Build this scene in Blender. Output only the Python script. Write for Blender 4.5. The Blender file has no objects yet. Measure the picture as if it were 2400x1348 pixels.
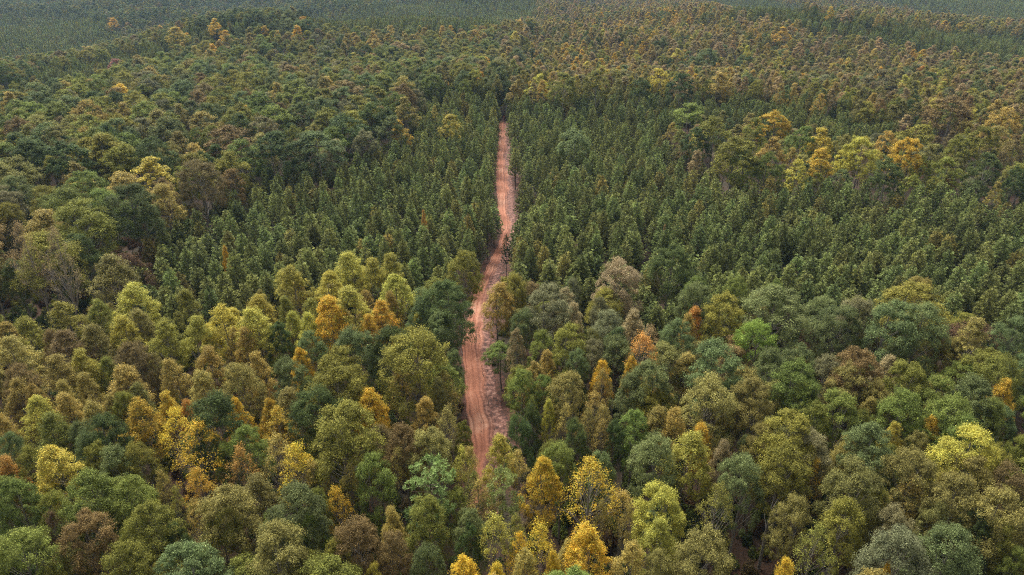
import bpy, math, numpy as np
from mathutils import Vector

rng = np.random.default_rng(7)
SC = bpy.context.scene
COL = SC.collection
PX0, PY0, F = 1200.0, 674.0, 1610.0
PITCH = math.radians(-25.0)
CAMZ = 68.0

# ------------------------------------------------------------------ terrain
def sst(a, b, x):
    t = np.clip((x - a) / (b - a), 0, 1)
    return t * t * (3 - 2 * t)

def gau(x, y, cx, cy, sx, sy, a):
    return a * np.exp(-((x - cx) / sx) ** 2 - ((y - cy) / sy) ** 2)

def height(x, y):
    x = np.asarray(x, float); y = np.asarray(y, float)
    h = 1.1 * np.sin(x * 0.021 + 1.3) * np.cos(y * 0.017) + 0.5 * np.sin(x * 0.055 + y * 0.041)
    h = h * sst(40, 260, np.hypot(x, y - 40)) * 1.0
    h = h + gau(x, y, 40, 330, 230, 60, 4.0)          # brow the track runs over
    h = h + gau(x, y, 60, 440, 400, 60, -5.0)
    h = h + gau(x, y, 190, 720, 230, 190, 19.0)       # golden hill
    h = h + gau(x, y, -170, 590, 140, 100, 14.0)      # left hill
    h = h + gau(x, y, -420, 620, 150, 180, -12.0)     # side valley
    h = h + gau(x, y, 450, 960, 180, 230, -14.0)
    h = h + gau(x, y, -160, 800, 420, 80, -15.0)
    h = h + 9 * sst(400, 600, y) * np.sin(x * .019 + .8 * np.sin(y * .01)) * np.sin(y * .016 + x * .006)
    h = h + 30 * sst(880, 1500, y) * (1 + 0.25 * np.sin(x * 0.006 + 2) + 0.15 * np.sin(x * 0.017))
    h = h + 30 * sst(1700, 2600, np.hypot(x, y)) * (1 + 0.4 * np.sin(x * 0.0021) * np.cos(y * 0.0017))
    return h

cp, sp_ = math.cos(PITCH), math.sin(PITCH)
FWD = np.array([0, cp, sp_]); UP = np.array([0, -sp_, cp])

def ray(px, py):
    d = FWD + (px - PX0) / F * np.array([1.0, 0, 0]) + (PY0 - py) / F * UP
    return d

def on_height(px, py, H=0.0):
    """world point on the view line of a photo pixel at height H above the ground"""
    d = ray(px, py)
    t0, t = 20.0, 20.0
    while t < 3000:
        p = d * t
        if CAMZ + p[2] <= height(p[0], p[1]) + H: break
        t0 = t; t *= 1.02
    for _ in range(30):
        m = (t0 + t) / 2; p = d * m
        if CAMZ + p[2] <= height(p[0], p[1]) + H: t = m
        else: t0 = m
    p = d * t
    return p[0], p[1], t

def project(x, y, z):
    zz = z - CAMZ
    dep = y * cp + zz * sp_
    up = y * (-sp_) + zz * cp
    dep = np.where(dep < 1, 1, dep)
    return PX0 + F * x / dep, PY0 - F * up / dep, dep

def inpoly(px, py, poly):
    px = np.asarray(px, float); py = np.asarray(py, float)
    ins = np.zeros(px.shape, bool)
    n = len(poly); j = n - 1
    for i in range(n):
        xi, yi = poly[i]; xj, yj = poly[j]
        if yi != yj:
            c = ((yi > py) != (yj > py)) & (px < (xj - xi) * (py - yi) / (yj - yi) + xi)
            ins ^= c
        j = i
    return ins

# ------------------------------------------------------------------ materials
def newmat(name):
    m = bpy.data.materials.new(name); m.use_nodes = True
    nt = m.node_tree; nt.nodes.clear()
    return m, nt

def nd(nt, typ, **kw):
    n = nt.nodes.new(typ)
    for k, v in kw.items(): setattr(n, k, v)
    return n

def foliage_mat(name, rough=0.5, spec=0.25, transl=0.3):
    m, nt = newmat(name); L = nt.links.new
    out = nd(nt, 'ShaderNodeOutputMaterial')
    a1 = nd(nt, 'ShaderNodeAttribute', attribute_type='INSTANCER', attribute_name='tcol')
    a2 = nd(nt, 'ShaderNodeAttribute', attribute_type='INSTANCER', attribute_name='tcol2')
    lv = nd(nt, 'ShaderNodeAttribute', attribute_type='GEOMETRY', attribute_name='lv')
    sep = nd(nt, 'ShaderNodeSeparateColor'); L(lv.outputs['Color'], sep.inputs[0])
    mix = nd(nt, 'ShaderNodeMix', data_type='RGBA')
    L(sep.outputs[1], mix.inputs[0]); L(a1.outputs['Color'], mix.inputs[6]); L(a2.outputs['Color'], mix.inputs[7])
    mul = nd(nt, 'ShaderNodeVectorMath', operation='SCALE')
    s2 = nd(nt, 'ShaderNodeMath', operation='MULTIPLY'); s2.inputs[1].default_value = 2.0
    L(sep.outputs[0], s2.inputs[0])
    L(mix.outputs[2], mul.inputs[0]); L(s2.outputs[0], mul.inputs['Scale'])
    p = nd(nt, 'ShaderNodeBsdfPrincipled')
    p.inputs['Roughness'].default_value = rough
    p.inputs['Specular IOR Level'].default_value = spec
    L(mul.outputs[0], p.inputs['Base Color'])
    tr = nd(nt, 'ShaderNodeBsdfTranslucent'); L(mul.outputs[0], tr.inputs[0])
    ms = nd(nt, 'ShaderNodeMixShader'); ms.inputs[0].default_value = transl
    L(p.outputs[0], ms.inputs[1]); L(tr.outputs[0], ms.inputs[2]); L(ms.outputs[0], out.inputs[0])
    return m

M_LEAF = foliage_mat('broadleaf_foliage', 0.6, 0.12, 0.3)
M_TULIP = foliage_mat('tulip_foliage', 0.55, 0.2, 0.35)
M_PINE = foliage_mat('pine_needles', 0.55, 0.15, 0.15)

def bark_mat(name, c1, c2):
    m, nt = newmat(name); L = nt.links.new
    out = nd(nt, 'ShaderNodeOutputMaterial'); p = nd(nt, 'ShaderNodeBsdfPrincipled')
    tc = nd(nt, 'ShaderNodeTexCoord'); mp = nd(nt, 'ShaderNodeMapping'); mp.inputs['Scale'].default_value = (5, 5, 1.2)
    no = nd(nt, 'ShaderNodeTexNoise'); no.inputs['Scale'].default_value = 2.0; no.inputs['Detail'].default_value = 6
    cr = nd(nt, 'ShaderNodeValToRGB'); cr.color_ramp.elements[0].position = .35; cr.color_ramp.elements[1].position = .7
    cr.color_ramp.elements[0].color = (*c1, 1); cr.color_ramp.elements[1].color = (*c2, 1)
    L(tc.outputs['Object'], mp.inputs[0]); L(mp.outputs[0], no.inputs['Vector']); L(no.outputs[0], cr.inputs[0])
    L(cr.outputs[0], p.inputs['Base Color']); p.inputs['Roughness'].default_value = .9; L(p.outputs[0], out.inputs[0])
    return m

M_BARK = bark_mat('grey_bark', (.15, .13, .11), (.40, .37, .33))
M_PBARK = bark_mat('pine_bark', (.05, .035, .025), (.16, .11, .08))
M_PALE = bark_mat('pale_bark', (.2, .17, .14), (.42, .37, .32))
M_DEAD = bark_mat('bleached_wood', (.4, .37, .33), (.7, .67, .62))

def ground_mat():
    m, nt = newmat('leaf_litter'); L = nt.links.new
    out = nd(nt, 'ShaderNodeOutputMaterial'); p = nd(nt, 'ShaderNodeBsdfPrincipled')
    tc = nd(nt, 'ShaderNodeTexCoord')
    n1 = nd(nt, 'ShaderNodeTexNoise'); n1.inputs['Scale'].default_value = .12; n1.inputs['Detail'].default_value = 5
    n2 = nd(nt, 'ShaderNodeTexNoise'); n2.inputs['Scale'].default_value = 3.0; n2.inputs['Detail'].default_value = 8
    L(tc.outputs['Object'], n1.inputs['Vector']); L(tc.outputs['Object'], n2.inputs['Vector'])
    c1 = nd(nt, 'ShaderNodeValToRGB'); e = c1.color_ramp.elements
    e[0].position = .35; e[0].color = (.035, .034, .018, 1); e[1].position = .65; e[1].color = (.09, .048, .03, 1)
    c2 = nd(nt, 'ShaderNodeValToRGB'); e = c2.color_ramp.elements
    e[0].position = .35; e[0].color = (.5, .5, .5, 1); e[1].position = .7; e[1].color = (1.4, 1.3, 1.2, 1)
    L(n1.outputs[0], c1.inputs[0]); L(n2.outputs[0], c2.inputs[0])
    mu = nd(nt, 'ShaderNodeMix', data_type='RGBA', blend_type='MULTIPLY'); mu.inputs[0].default_value = 1
    L(c1.outputs[0], mu.inputs[6]); L(c2.outputs[0], mu.inputs[7]); L(mu.outputs[2], p.inputs['Base Color'])
    p.inputs['Roughness'].default_value = .95; L(p.outputs[0], out.inputs[0])
    return m

def track_mat():
    m, nt = newmat('red_clay'); L = nt.links.new
    out = nd(nt, 'ShaderNodeOutputMaterial'); p = nd(nt, 'ShaderNodeBsdfPrincipled')
    uv = nd(nt, 'ShaderNodeUVMap'); uv.uv_map = 'UVMap'
    att = nd(nt, 'ShaderNodeAttribute', attribute_type='GEOMETRY', attribute_name='mud')
    mp = nd(nt, 'ShaderNodeMapping'); mp.inputs['Scale'].default_value = (7.0, 0.07, 1)
    L(uv.outputs[0], mp.inputs[0])
    n1 = nd(nt, 'ShaderNodeTexNoise'); n1.inputs['Scale'].default_value = 1.6; n1.inputs['Detail'].default_value = 7; n1.inputs['Roughness'].default_value = .62
    L(mp.outputs[0], n1.inputs['Vector'])
    tc = nd(nt, 'ShaderNodeTexCoord')
    n2 = nd(nt, 'ShaderNodeTexNoise'); n2.inputs['Scale'].default_value = 1.3; n2.inputs['Detail'].default_value = 9; n2.inputs['Roughness'].default_value = .7
    L(tc.outputs['Object'], n2.inputs['Vector'])
    n3 = nd(nt, 'ShaderNodeTexNoise'); n3.inputs['Scale'].default_value = .1; n3.inputs['Detail'].default_value = 3
    L(tc.outputs['Object'], n3.inputs['Vector'])
    c1 = nd(nt, 'ShaderNodeValToRGB'); e = c1.color_ramp.elements
    e[0].position = .36; e[0].color = (.22, .075, .04, 1); e[1].position = .62; e[1].color = (.60, .33, .225, 1)
    k = c1.color_ramp.elements.new(.5); k.color = (.44, .175, .10, 1)
    a = nd(nt, 'ShaderNodeMath', operation='MULTIPLY_ADD'); a.inputs[1].default_value = .34
    a2 = nd(nt, 'ShaderNodeMath', operation='MULTIPLY'); a2.inputs[1].default_value = .26
    a3 = nd(nt, 'ShaderNodeMath', operation='MULTIPLY_ADD'); a3.inputs[1].default_value = .4
    L(n2.outputs[0], a2.inputs[0]); L(n1.outputs[0], a.inputs[0]); L(a2.outputs[0], a.inputs[2])
    L(n3.outputs[0], a3.inputs[0]); L(a.outputs[0], a3.inputs[2]); L(a3.outputs[0], c1.inputs[0])
    c2 = nd(nt, 'ShaderNodeValToRGB'); e = c2.color_ramp.elements
    e[0].position = .42; e[0].color = (.07, .034, .026, 1); e[1].position = .66; e[1].color = (.46, .26, .2, 1)
    k = c2.color_ramp.elements.new(.5); k.color = (.19, .08, .058, 1)
    L(n2.outputs[0], c2.inputs[0])
    mi = nd(nt, 'ShaderNodeMix', data_type='RGBA')
    L(att.outputs['Fac'], mi.inputs[0]); L(c1.outputs[0], mi.inputs[6]); L(c2.outputs[0], mi.inputs[7])
    L(mi.outputs[2], p.inputs['Base Color']); p.inputs['Roughness'].default_value = .85
    ra = nd(nt, 'ShaderNodeAttribute', attribute_type='GEOMETRY', attribute_name='wear')
    mm = nd(nt, 'ShaderNodeMix', data_type='RGBA', blend_type='MULTIPLY'); mm.inputs[7].default_value = (.3, .23, .21, 1)
    L(ra.outputs['Fac'], mm.inputs[0]); L(mi.outputs[2], mm.inputs[6]); L(mm.outputs[2], p.inputs['Base Color'])
    bp = nd(nt, 'ShaderNodeBump'); bp.inputs['Strength'].default_value = .6; bp.inputs['Distance'].default_value = .12
    L(n2.outputs[0], bp.inputs['Height']); L(bp.outputs[0], p.inputs['Normal'])
    L(p.outputs[0], out.inputs[0])
    return m

M_GROUND = ground_mat(); M_TRACK = track_mat()
def bank_mat():
    m, nt = newmat('churned_soil'); L = nt.links.new
    out = nd(nt, 'ShaderNodeOutputMaterial'); p = nd(nt, 'ShaderNodeBsdfPrincipled'); tc = nd(nt, 'ShaderNodeTexCoord')
    n = nd(nt, 'ShaderNodeTexNoise'); n.inputs['Scale'].default_value = 1.1; n.inputs['Detail'].default_value = 9; n.inputs['Roughness'].default_value = .7
    c = nd(nt, 'ShaderNodeValToRGB'); e = c.color_ramp.elements
    e[0].position = .38; e[0].color = (.045, .035, .02, 1); e[1].position = .66; e[1].color = (.26, .12, .085, 1)
    k = c.color_ramp.elements.new(.52); k.color = (.11, .05, .035, 1)
    L(tc.outputs['Object'], n.inputs['Vector']); L(n.outputs[0], c.inputs[0]); L(c.outputs[0], p.inputs['Base Color']); p.inputs['Roughness'].default_value = .95
    b = nd(nt, 'ShaderNodeBump'); b.inputs['Strength'].default_value = .7; b.inputs['Distance'].default_value = .15; L(n.outputs[0], b.inputs['Height']); L(b.outputs[0], p.inputs['Normal'])
    L(p.outputs[0], out.inputs[0]); return m
M_BANK = bank_mat()

# ------------------------------------------------------------------ mesh helpers
def mesh_np(name, V, faces_list, mats, matidx=None, lv=None, smooth=False):
    """faces_list: list of int arrays (n,k); lv: per-vertex RGB"""
    me = bpy.data.meshes.new(name)
    V = np.asarray(V, np.float32)
    me.vertices.add(len(V)); me.vertices.foreach_set('co', V.ravel())
    tot = sum(f.size for f in faces_list); nf = sum(len(f) for f in faces_list)
    loops = np.concatenate([f.ravel() for f in faces_list]).astype(np.int32)
    sizes = np.concatenate([np.full(len(f), f.shape[1]) for f in faces_list])
    starts = np.concatenate([[0], np.cumsum(sizes)[:-1]]).astype(np.int32)
    me.loops.add(tot); me.loops.foreach_set('vertex_index', loops)
    me.polygons.add(nf); me.polygons.foreach_set('loop_start', starts)
    for m in mats: me.materials.append(m)
    if matidx is not None: me.polygons.foreach_set('material_index', np.asarray(matidx, np.int32))
    me.polygons.foreach_set('use_smooth', np.full(nf, smooth))
    if lv is not None:
        at = me.attributes.new('lv', 'FLOAT_COLOR', 'POINT')
        c = np.ones((len(V), 4), np.float32); c[:, :3] = lv
        at.data.foreach_set('color', c.ravel())
    me.update(calc_edges=True); me.validate()
    return me

def unit(a):
    return a / np.maximum(np.linalg.norm(a, axis=-1, keepdims=True), 1e-6)

def rdir(r, n):
    return unit(r.normal(size=(n, 3)))

def leaves(r, C, N, size, ratio, jitter=.5):
    """one diamond blade per centre C, facing N"""
    n = len(C)
    N = unit(N + r.normal(size=(n, 3)) * jitter)
    T = unit(np.cross(N, rdir(r, n))); B = np.cross(N, T)
    l = (size * r.uniform(.6, 1.35, n))[:, None] * .5
    w = l * ratio
    V = np.stack([C - T * l, C + B * w - T * l * .1, C + T * l, C - B * w - T * l * .1], 1).reshape(-1, 3)
    Fq = np.arange(4 * n).reshape(n, 4)
    return V, Fq

def tube(P, Rr, k=5):
    P = np.asarray(P, float); n = len(P)
    V = []
    for i in range(n):
        t = P[min(i + 1, n - 1)] - P[max(i - 1, 0)]; t = t / (np.linalg.norm(t) + 1e-9)
        a = np.cross(t, [0.3, 1, 0.1]); a /= np.linalg.norm(a); b = np.cross(t, a)
        for j in range(k):
            an = 2 * math.pi * j / k
            V.append(P[i] + Rr[i] * (math.cos(an) * a + math.sin(an) * b))
    Fq = [[i * k + j, i * k + (j + 1) % k, (i + 1) * k + (j + 1) % k, (i + 1) * k + j] for i in range(n - 1) for j in range(k)]
    return np.array(V), np.array(Fq)

def join(parts):
    V, Fs, o = [], [], 0
    for v, f in parts:
        V.append(v); Fs.append(f + o); o += len(v)
    return np.concatenate(V), np.concatenate(Fs)

# ------------------------------------------------------------------ tree models (real size, base at origin)
def prof_oak(t):
    u = np.clip((t - .3) / .7, 0, 1)
    return np.where(t > .3, (1 - u ** 1.9) ** .62, .6 + .4 * (t / .3))

def prof_tulip(t):
    u = np.clip((t - .3) / .7, 0, 1)
    return np.where(t > .3, (1 - u ** 1.3) ** .92, .55 + .45 * (t / .3))

def broad_tree(kind, seed, lod):
    """oak: rounded dome; tulip: pointed oval; sparse: tulip with few leaves and bare limbs. H=20 -> returns (crown mesh, trunk mesh)"""
    r = np.random.default_rng(seed)
    if kind == 'oak':
        H, Z0, R, prof = 20.0, 8.8, 4.0, prof_oak
        nl = [78, 60, 36][lod]; nt = [10, 8, 6][lod]; nlv = [44, 30, 14][lod]; ls = [.165, .25, .5][lod]
        lr = .2
    elif kind == 'maple':
        H, Z0, R, prof = 20.0, 7.0, 4.0, prof_oak
        nl = [30, 22, 14][lod]; nt = [8, 6, 5][lod]; nlv = [60, 30, 14][lod]; ls = [.2, .28, .55][lod]
        lr = .3
    elif kind == 'tulip':
        H, Z0, R, prof = 20.0, 9.4, 3.2, prof_tulip
        nl = [84, 60, 36][lod]; nt = [9, 7, 6][lod]; nlv = [30, 22, 12][lod]; ls = [.165, .25, .48][lod]
        lr = .215
    else:
        H, Z0, R, prof = 20.0, 9.5, 3.4, prof_tulip
        nl = [60, 40, 20][lod]; nt = [6, 5, 4][lod]; nlv = [13, 11, 7][lod] if kind == 'sparse' else 8; ls = [.18, .27, .55][lod]
        lr = .24
    hc = H - Z0
    # a few big limbs give the crown an uneven outline
    nb = r.integers(4, 7); ba = r.uniform(0, 2 * math.pi, nb); bs = r.uniform(.82, 1.16, nb)
    t = np.clip(np.concatenate([r.beta(2.2, 1.6, nl - 3), [.9, .95, .86]]), .04, .96)
    th = np.arange(nl) * 2.39996 + r.uniform(-.4, .4, nl)
    w = np.cos(th[:, None] - ba[None]) ; w = np.exp(3 * w); mod = (w * bs).sum(1) / w.sum(1)
    rr = prof(t) * R * r.uniform(.62, .97, nl) * mod
    lean = r.normal(0, .35, 2)
    LC = np.stack([rr * np.cos(th) + lean[0] * t, rr * np.sin(th) + lean[1] * t, Z0 + hc * t * (.94 + .05 * mod)], 1)
    LC[-3:, :2] *= .5
    LR = R * lr * r.uniform(.6, 1.6, nl)
    LC[:, 2] = np.minimum(LC[:, 2], H - LR * .7)
    cen = np.array([0, 0, Z0 + hc * .35])
    out = unit(LC - cen)
    # tufts on the lobes
    D = rdir(r, nl * nt); lob = np.repeat(np.arange(nl), nt)
    D = unit(D + out[lob] * .75 + np.array([0, 0, .45]))
    TC = LC[lob] + D * (LR[lob] * r.uniform(.55, 1.05, nl * nt))[:, None]
    TR = LR[lob] * r.uniform(.33, .55, nl * nt)
    # leaves
    ti = np.repeat(np.arange(nl * nt), nlv)
    E = rdir(r, len(ti)); E = unit(E + D[ti] * .5 + np.array([0, 0, .25]))
    C = TC[ti] + E * (TR[ti] * r.uniform(.3, 1.45, len(ti)))[:, None]
    V, Fq = leaves(r, C, E * .5 + D[ti] * .5 + np.array([0, 0, .35]), ls, .62, .55)
    # per-leaf look
    tshade = r.uniform(.78, 1.22, nl * nt)[ti] * r.uniform(.85, 1.15, nl)[lob][ti]
    zrel = np.clip((C[:, 2] - Z0) / hc, 0, 1)
    shade = np.clip(.5 * tshade * r.uniform(.55, 1.55, len(ti)), .1, 1)
    tuftmix = r.beta(1.2, 2.2, nl * nt)[ti]
    fle = np.clip(tuftmix * .6 + (r.uniform(0, 1, len(ti)) < .22) * .6 + (1 - zrel) * .15, 0, 1)
    lv = np.stack([shade, fle, zrel], 1); lv = np.repeat(lv, 4, 0)
    # trunk and limbs
    parts = []
    zz = np.linspace(-.6, Z0 + hc * .82, 8 if lod < 2 else 4)
    bend = r.normal(0, .25, (len(zz), 2)).cumsum(0) * .35; bend[0] = 0; bend[1] *= .3
    r0 = .24 if kind != 'oak' else .28
    P = np.stack([bend[:, 0], bend[:, 1], zz], 1); RR = r0 * (1 - .82 * (zz - zz[0]) / (zz[-1] - zz[0]))
    parts.append(tube(P, RR, 6 if lod < 2 else 4))
    k = [30, 14, 0][lod]
    if kind in ('sparse', 'bare'): k = [44, 26, 6][lod]
    if kind == 'bare': k = 60; RR = RR * 1.2
    for i in r.permutation(nl)[:k]:
        e = LC[i]; d = np.hypot(e[0], e[1]); zs = max(Z0 * .8, e[2] - d * 1.1 - .8)
        zs = min(zs, zz[-1]); s = np.array([np.interp(zs, zz, P[:, 0]), np.interp(zs, zz, P[:, 1]), zs])
        m = s * .5 + e * .5 + np.array([0, 0, -.25]) + r.normal(0, .15, 3)
        rb = np.interp(zs, zz, RR) * .5
        parts.append(tube([s, m, e, e + out[i] * LR[i] * .7], [rb, rb * .6, rb * .3, rb * .12], 4 if lod == 0 else 3))
        if kind in ('sparse', 'bare') and lod == 0:
            for q in range(3):
                e2 = e + unit(rdir(r, 1)[0] + out[i] + [0, 0, .5]) * LR[i] * 1.1
                parts.append(tube([m * .4 + e * .6, e2], [rb * .3, rb * .08], 3))
    TV, TF = join(parts)
    return (V, Fq, lv), (TV, TF)

def pine_tree_model(seed, lod, big=False):
    """plantation pine: cone of brushy whorls, H=13, R=2; big: H=20 open rounded clumps"""
    r = np.random.default_rng(seed)
    H, Z0, R = (20.0, 8.0, 3.6) if big else (13.0, 4.6, 2.15)
    hc = H - Z0
    TC, TD, TRr = [], [], []
    limbs = []
    if big:
        for i in range(46):
            t = r.uniform(.05, .95); th = i * 2.4 + r.uniform(-.4, .4)
            rr = R * float(prof_oak(np.array(t))) * r.uniform(.5, .95)
            TCc = np.array([rr * math.cos(th), rr * math.sin(th), Z0 + hc * t])
            limbs.append(TCc)
            for q in range(7):
                d = unit(rdir(r, 1)[0] + [0, 0, .5])
                TC.append(TCc + d * r.uniform(.3, .65)); TD.append(d); TRr.append(r.uniform(.32, .45))
    else:
        z = Z0
        while z < H - .5:
            t = (z - Z0) / hc
            nbr = [7, 6, 5][lod] if t < .85 else 4
            a0 = r.uniform(0, 6.28)
            for b in range(nbr):
                th = a0 + b * 6.283 / nbr + r.uniform(-.3, .3)
                rad = R * (1 - t) ** 1.0 * r.uniform(.85, 1.06) * (.82 if t < .15 else 1) + .15
                d = np.array([math.cos(th), math.sin(th), .28 + .35 * t])
                limbs.append(np.array([d[0] * rad, d[1] * rad, z + d[2] * rad]))
                ns = max(1, int(round(rad / [.36, .42, .7][lod])))
                for s in range(ns):
                    f = 1 - s / ns * .8
                    side = r.normal(0, .11, 3) * (1 if f > .5 else 1.4)
                    TC.append(np.array([d[0] * rad * f, d[1] * rad * f, z + d[2] * rad * f * f]) + side)
                    TD.append(unit(d * .8 + [0, 0, .7] + r.normal(0, .3, 3)))
                    TRr.append(r.uniform(.2, .32) * (1.3 if lod == 2 else 1))
            z += [.62, .78, 1.15][lod] * (1 - .3 * t)
        for q in range(5):
            TC.append(np.array([0, 0, H - .12 - q * .26]) + r.normal(0, .03, 3)); TD.append(np.array([0, 0, 1.0])); TRr.append(.1 + .04 * q)
    TC = np.array(TC); TD = np.array(TD); TRr = np.array(TRr)
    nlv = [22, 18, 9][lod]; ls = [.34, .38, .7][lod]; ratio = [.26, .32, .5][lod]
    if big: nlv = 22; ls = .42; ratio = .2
    ti = np.repeat(np.arange(len(TC)), nlv)
    # needles radiate from the tuft
    E = unit(rdir(r, len(ti)) + TD[ti] * .75)
    n = len(ti)
    C = TC[ti] + E * (TRr[ti] * r.uniform(.4, .9, n))[:, None]
    T = E; N = unit(np.cross(T, rdir(r, n))); B = np.cross(T, N)
    l = (ls * r.uniform(.7, 1.2, n))[:, None] * .5; w = l * ratio
    V = np.stack([C - T * l, C + B * w, C + T * l, C - B * w], 1).reshape(-1, 3)
    Fq = np.arange(4 * n).reshape(n, 4)
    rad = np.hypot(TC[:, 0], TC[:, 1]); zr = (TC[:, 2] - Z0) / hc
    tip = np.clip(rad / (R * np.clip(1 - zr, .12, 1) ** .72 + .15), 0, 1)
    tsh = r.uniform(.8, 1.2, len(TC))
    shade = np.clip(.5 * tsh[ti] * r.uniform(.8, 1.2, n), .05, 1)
    fle = np.clip((.75 * tip[ti] ** 2 * r.uniform(.5, 1.2, n) + .2 * zr[ti]) * (.55 + .6 * zr[ti]), 0, 1)  # inner needles darker: self-shadow put into the colour; tips lighter, like new growth
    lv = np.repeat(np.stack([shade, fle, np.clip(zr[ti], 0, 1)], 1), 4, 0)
    parts = []
    zz = np.linspace(-.5, H - .4, 6 if lod < 2 else 3); r0 = .2 if big else .12
    parts.append(tube(np.stack([0 * zz, 0 * zz, zz], 1), r0 * (1 - .9 * (zz - zz[0]) / (zz[-1] - zz[0])), 5))
    if lod < 2:
        for e in limbs[:: (1 if big else 2)]:
            zs = e[2] - .35 * np.hypot(e[0], e[1])
            parts.append(tube([[0, 0, zs], e * .95 + np.array([0, 0, .0])], [.05 if big else .03, .01], 3))
        if not big:   # dead lower branches
            for i in range(10):
                th = r.uniform(0, 6.28); z = r.uniform(1.2, Z0); q = r.uniform(.5, 1.1)
                parts.append(tube([[0, 0, z], [q * math.cos(th), q * math.sin(th), z + .1]], [.02, .006], 3))
    return (V, Fq, lv), join(parts)

MODELS = {}   # key (kind, lod) -> list of (crown mesh, trunk mesh, nominal H, nominal R)
RAW = {}
def add_models(kind, lod, n, fn, H, R, lm, bm, seed0):
    MODELS[kind, lod] = []; RAW[kind, lod] = []
    for i in range(n):
        c, t = fn(seed0 + i * 17)
        if lod < 2:
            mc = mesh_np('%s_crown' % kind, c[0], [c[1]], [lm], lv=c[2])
            mt = mesh_np('%s_trunk' % kind, t[0], [t[1]], [bm], smooth=True)
        else: mc = mt = None
        V = np.concatenate([c[0], t[0]]); lvv = np.concatenate([c[2], np.full((len(t[0]), 3), .5)])
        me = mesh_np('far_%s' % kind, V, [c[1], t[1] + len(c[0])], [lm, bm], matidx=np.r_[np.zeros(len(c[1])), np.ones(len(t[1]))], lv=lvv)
        MODELS[kind, lod].append((mc, mt, H, R)); RAW[kind, lod].append(me)

for lod, n in ((0, 7), (1, 6), (2, 5)):
    add_models('oak', lod, n, lambda s, l=lod: broad_tree('oak', s, l), 20., 4.4, M_LEAF, M_BARK, 100 + lod * 1000)
    add_models('tulip', lod, n, lambda s, l=lod: broad_tree('tulip', s, l), 20., 3.4, M_TULIP, M_BARK, 200 + lod * 1000)
    add_models('sparse', lod, 5, lambda s, l=lod: broad_tree('sparse', s, l), 20., 3.6, M_TULIP, M_BARK, 300 + lod * 1000)
    add_models('bare', lod, 2, lambda s, l=min(lod, 1): broad_tree('bare', s, 0), 20., 3.6, M_TULIP, M_PALE, 350 + lod * 1000)
    add_models('maple', lod, 4, lambda s, l=lod: broad_tree('maple', s, l), 20., 4.4, M_LEAF, M_BARK, 400 + lod * 1000)
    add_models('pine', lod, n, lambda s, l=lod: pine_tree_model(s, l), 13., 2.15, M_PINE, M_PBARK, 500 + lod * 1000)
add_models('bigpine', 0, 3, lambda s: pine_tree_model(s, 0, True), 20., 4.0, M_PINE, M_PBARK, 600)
MODELS['bigpine', 1] = MODELS['bigpine', 0]; RAW['bigpine', 1] = RAW['bigpine', 0]
MODELS['bigpine', 2] = MODELS['pine', 2]; RAW['bigpine', 2] = RAW['pine', 2]

# ------------------------------------------------------------------ colours: main leaf colour, accent leaf colour
PAL = {
 'dg': ((.042, .060, .019), (.075, .10, .03)),
 'bg': ((.066, .088, .033), (.13, .155, .058)),
 'g':  ((.080, .106, .025), (.155, .185, .045)),
 'og': ((.098, .104, .022), (.195, .19, .040)),
 'ol': ((.115, .11, .036), (.20, .178, .052)),
 'gr': ((.10, .102, .05), (.165, .16, .08)),
 'br': ((.115, .09, .038), (.17, .125, .05)),
 'yg': ((.20, .20, .042), (.32, .275, .048)),
 'gd': ((.165, .142, .044), (.31, .235, .058)),
 'gy': ((.34, .28, .045), (.52, .36, .05)),
 'y':  ((.42, .35, .045), (.66, .39, .04)),
 'yo': ((.34, .28, .05), (.60, .36, .045)),
 'o':  ((.32, .21, .06), (.54, .28, .065)),
 'tan':((.16, .135, .07), (.28, .21, .10)),
 'rb': ((.085, .055, .03), (.13, .07, .035)),
 'lg': ((.12, .19, .035), (.2, .26, .05)),
 'tg': ((.135, .12, .072), (.21, .175, .10)),
 'pk': ((.22, .13, .11), (.28, .17, .12)),
 'pn': ((.050, .062, .022), (.165, .195, .066)),  # pine pair: first tone holds the painted inner shade, second the pale tips
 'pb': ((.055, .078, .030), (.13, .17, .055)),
}
PAL = {k: tuple(tuple(min(.85, v * f) for v in q) for q in p) for k, p in PAL.items() for f in [1.3 if k in ('y', 'yo', 'o', 'gy') else (2.35 if k in ('pn', 'pb') else (1.5 if k in ('rb', 'pk') else 1.92))]}
WORDS = {'dg': 'dark green', 'bg': 'blue-green', 'g': 'mid green', 'og': 'olive green', 'ol': 'dull olive', 'gr': 'grey-green', 'br': 'brownish',
 'yg': 'yellow-green', 'gd': 'golden olive', 'y': 'bright yellow', 'gy': 'golden yellow', 'yo': 'golden orange', 'o': 'orange', 'tan': 'pale tan', 'rb': 'dark red',
 'lg': 'fresh light green', 'pk': 'faded pink', 'tg': 'pale tan', 'pn': 'green', 'pb': 'blue-green'}

def Q(q, s):
    ox, oy = {'BL': (0, 674), 'BR': (1200, 674), 'TL': (0, 0), 'TR': (1200, 0)}[q]
    out = []
    for it in s.split(';'):
        it = it.strip()
        if not it: continue
        a = it.split(',')
        out.append((ox + float(a[0]) / 2, oy + float(a[1]) / 2, float(a[2]) / 2, a[3].strip(), a[4].strip()))
    return out

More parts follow.
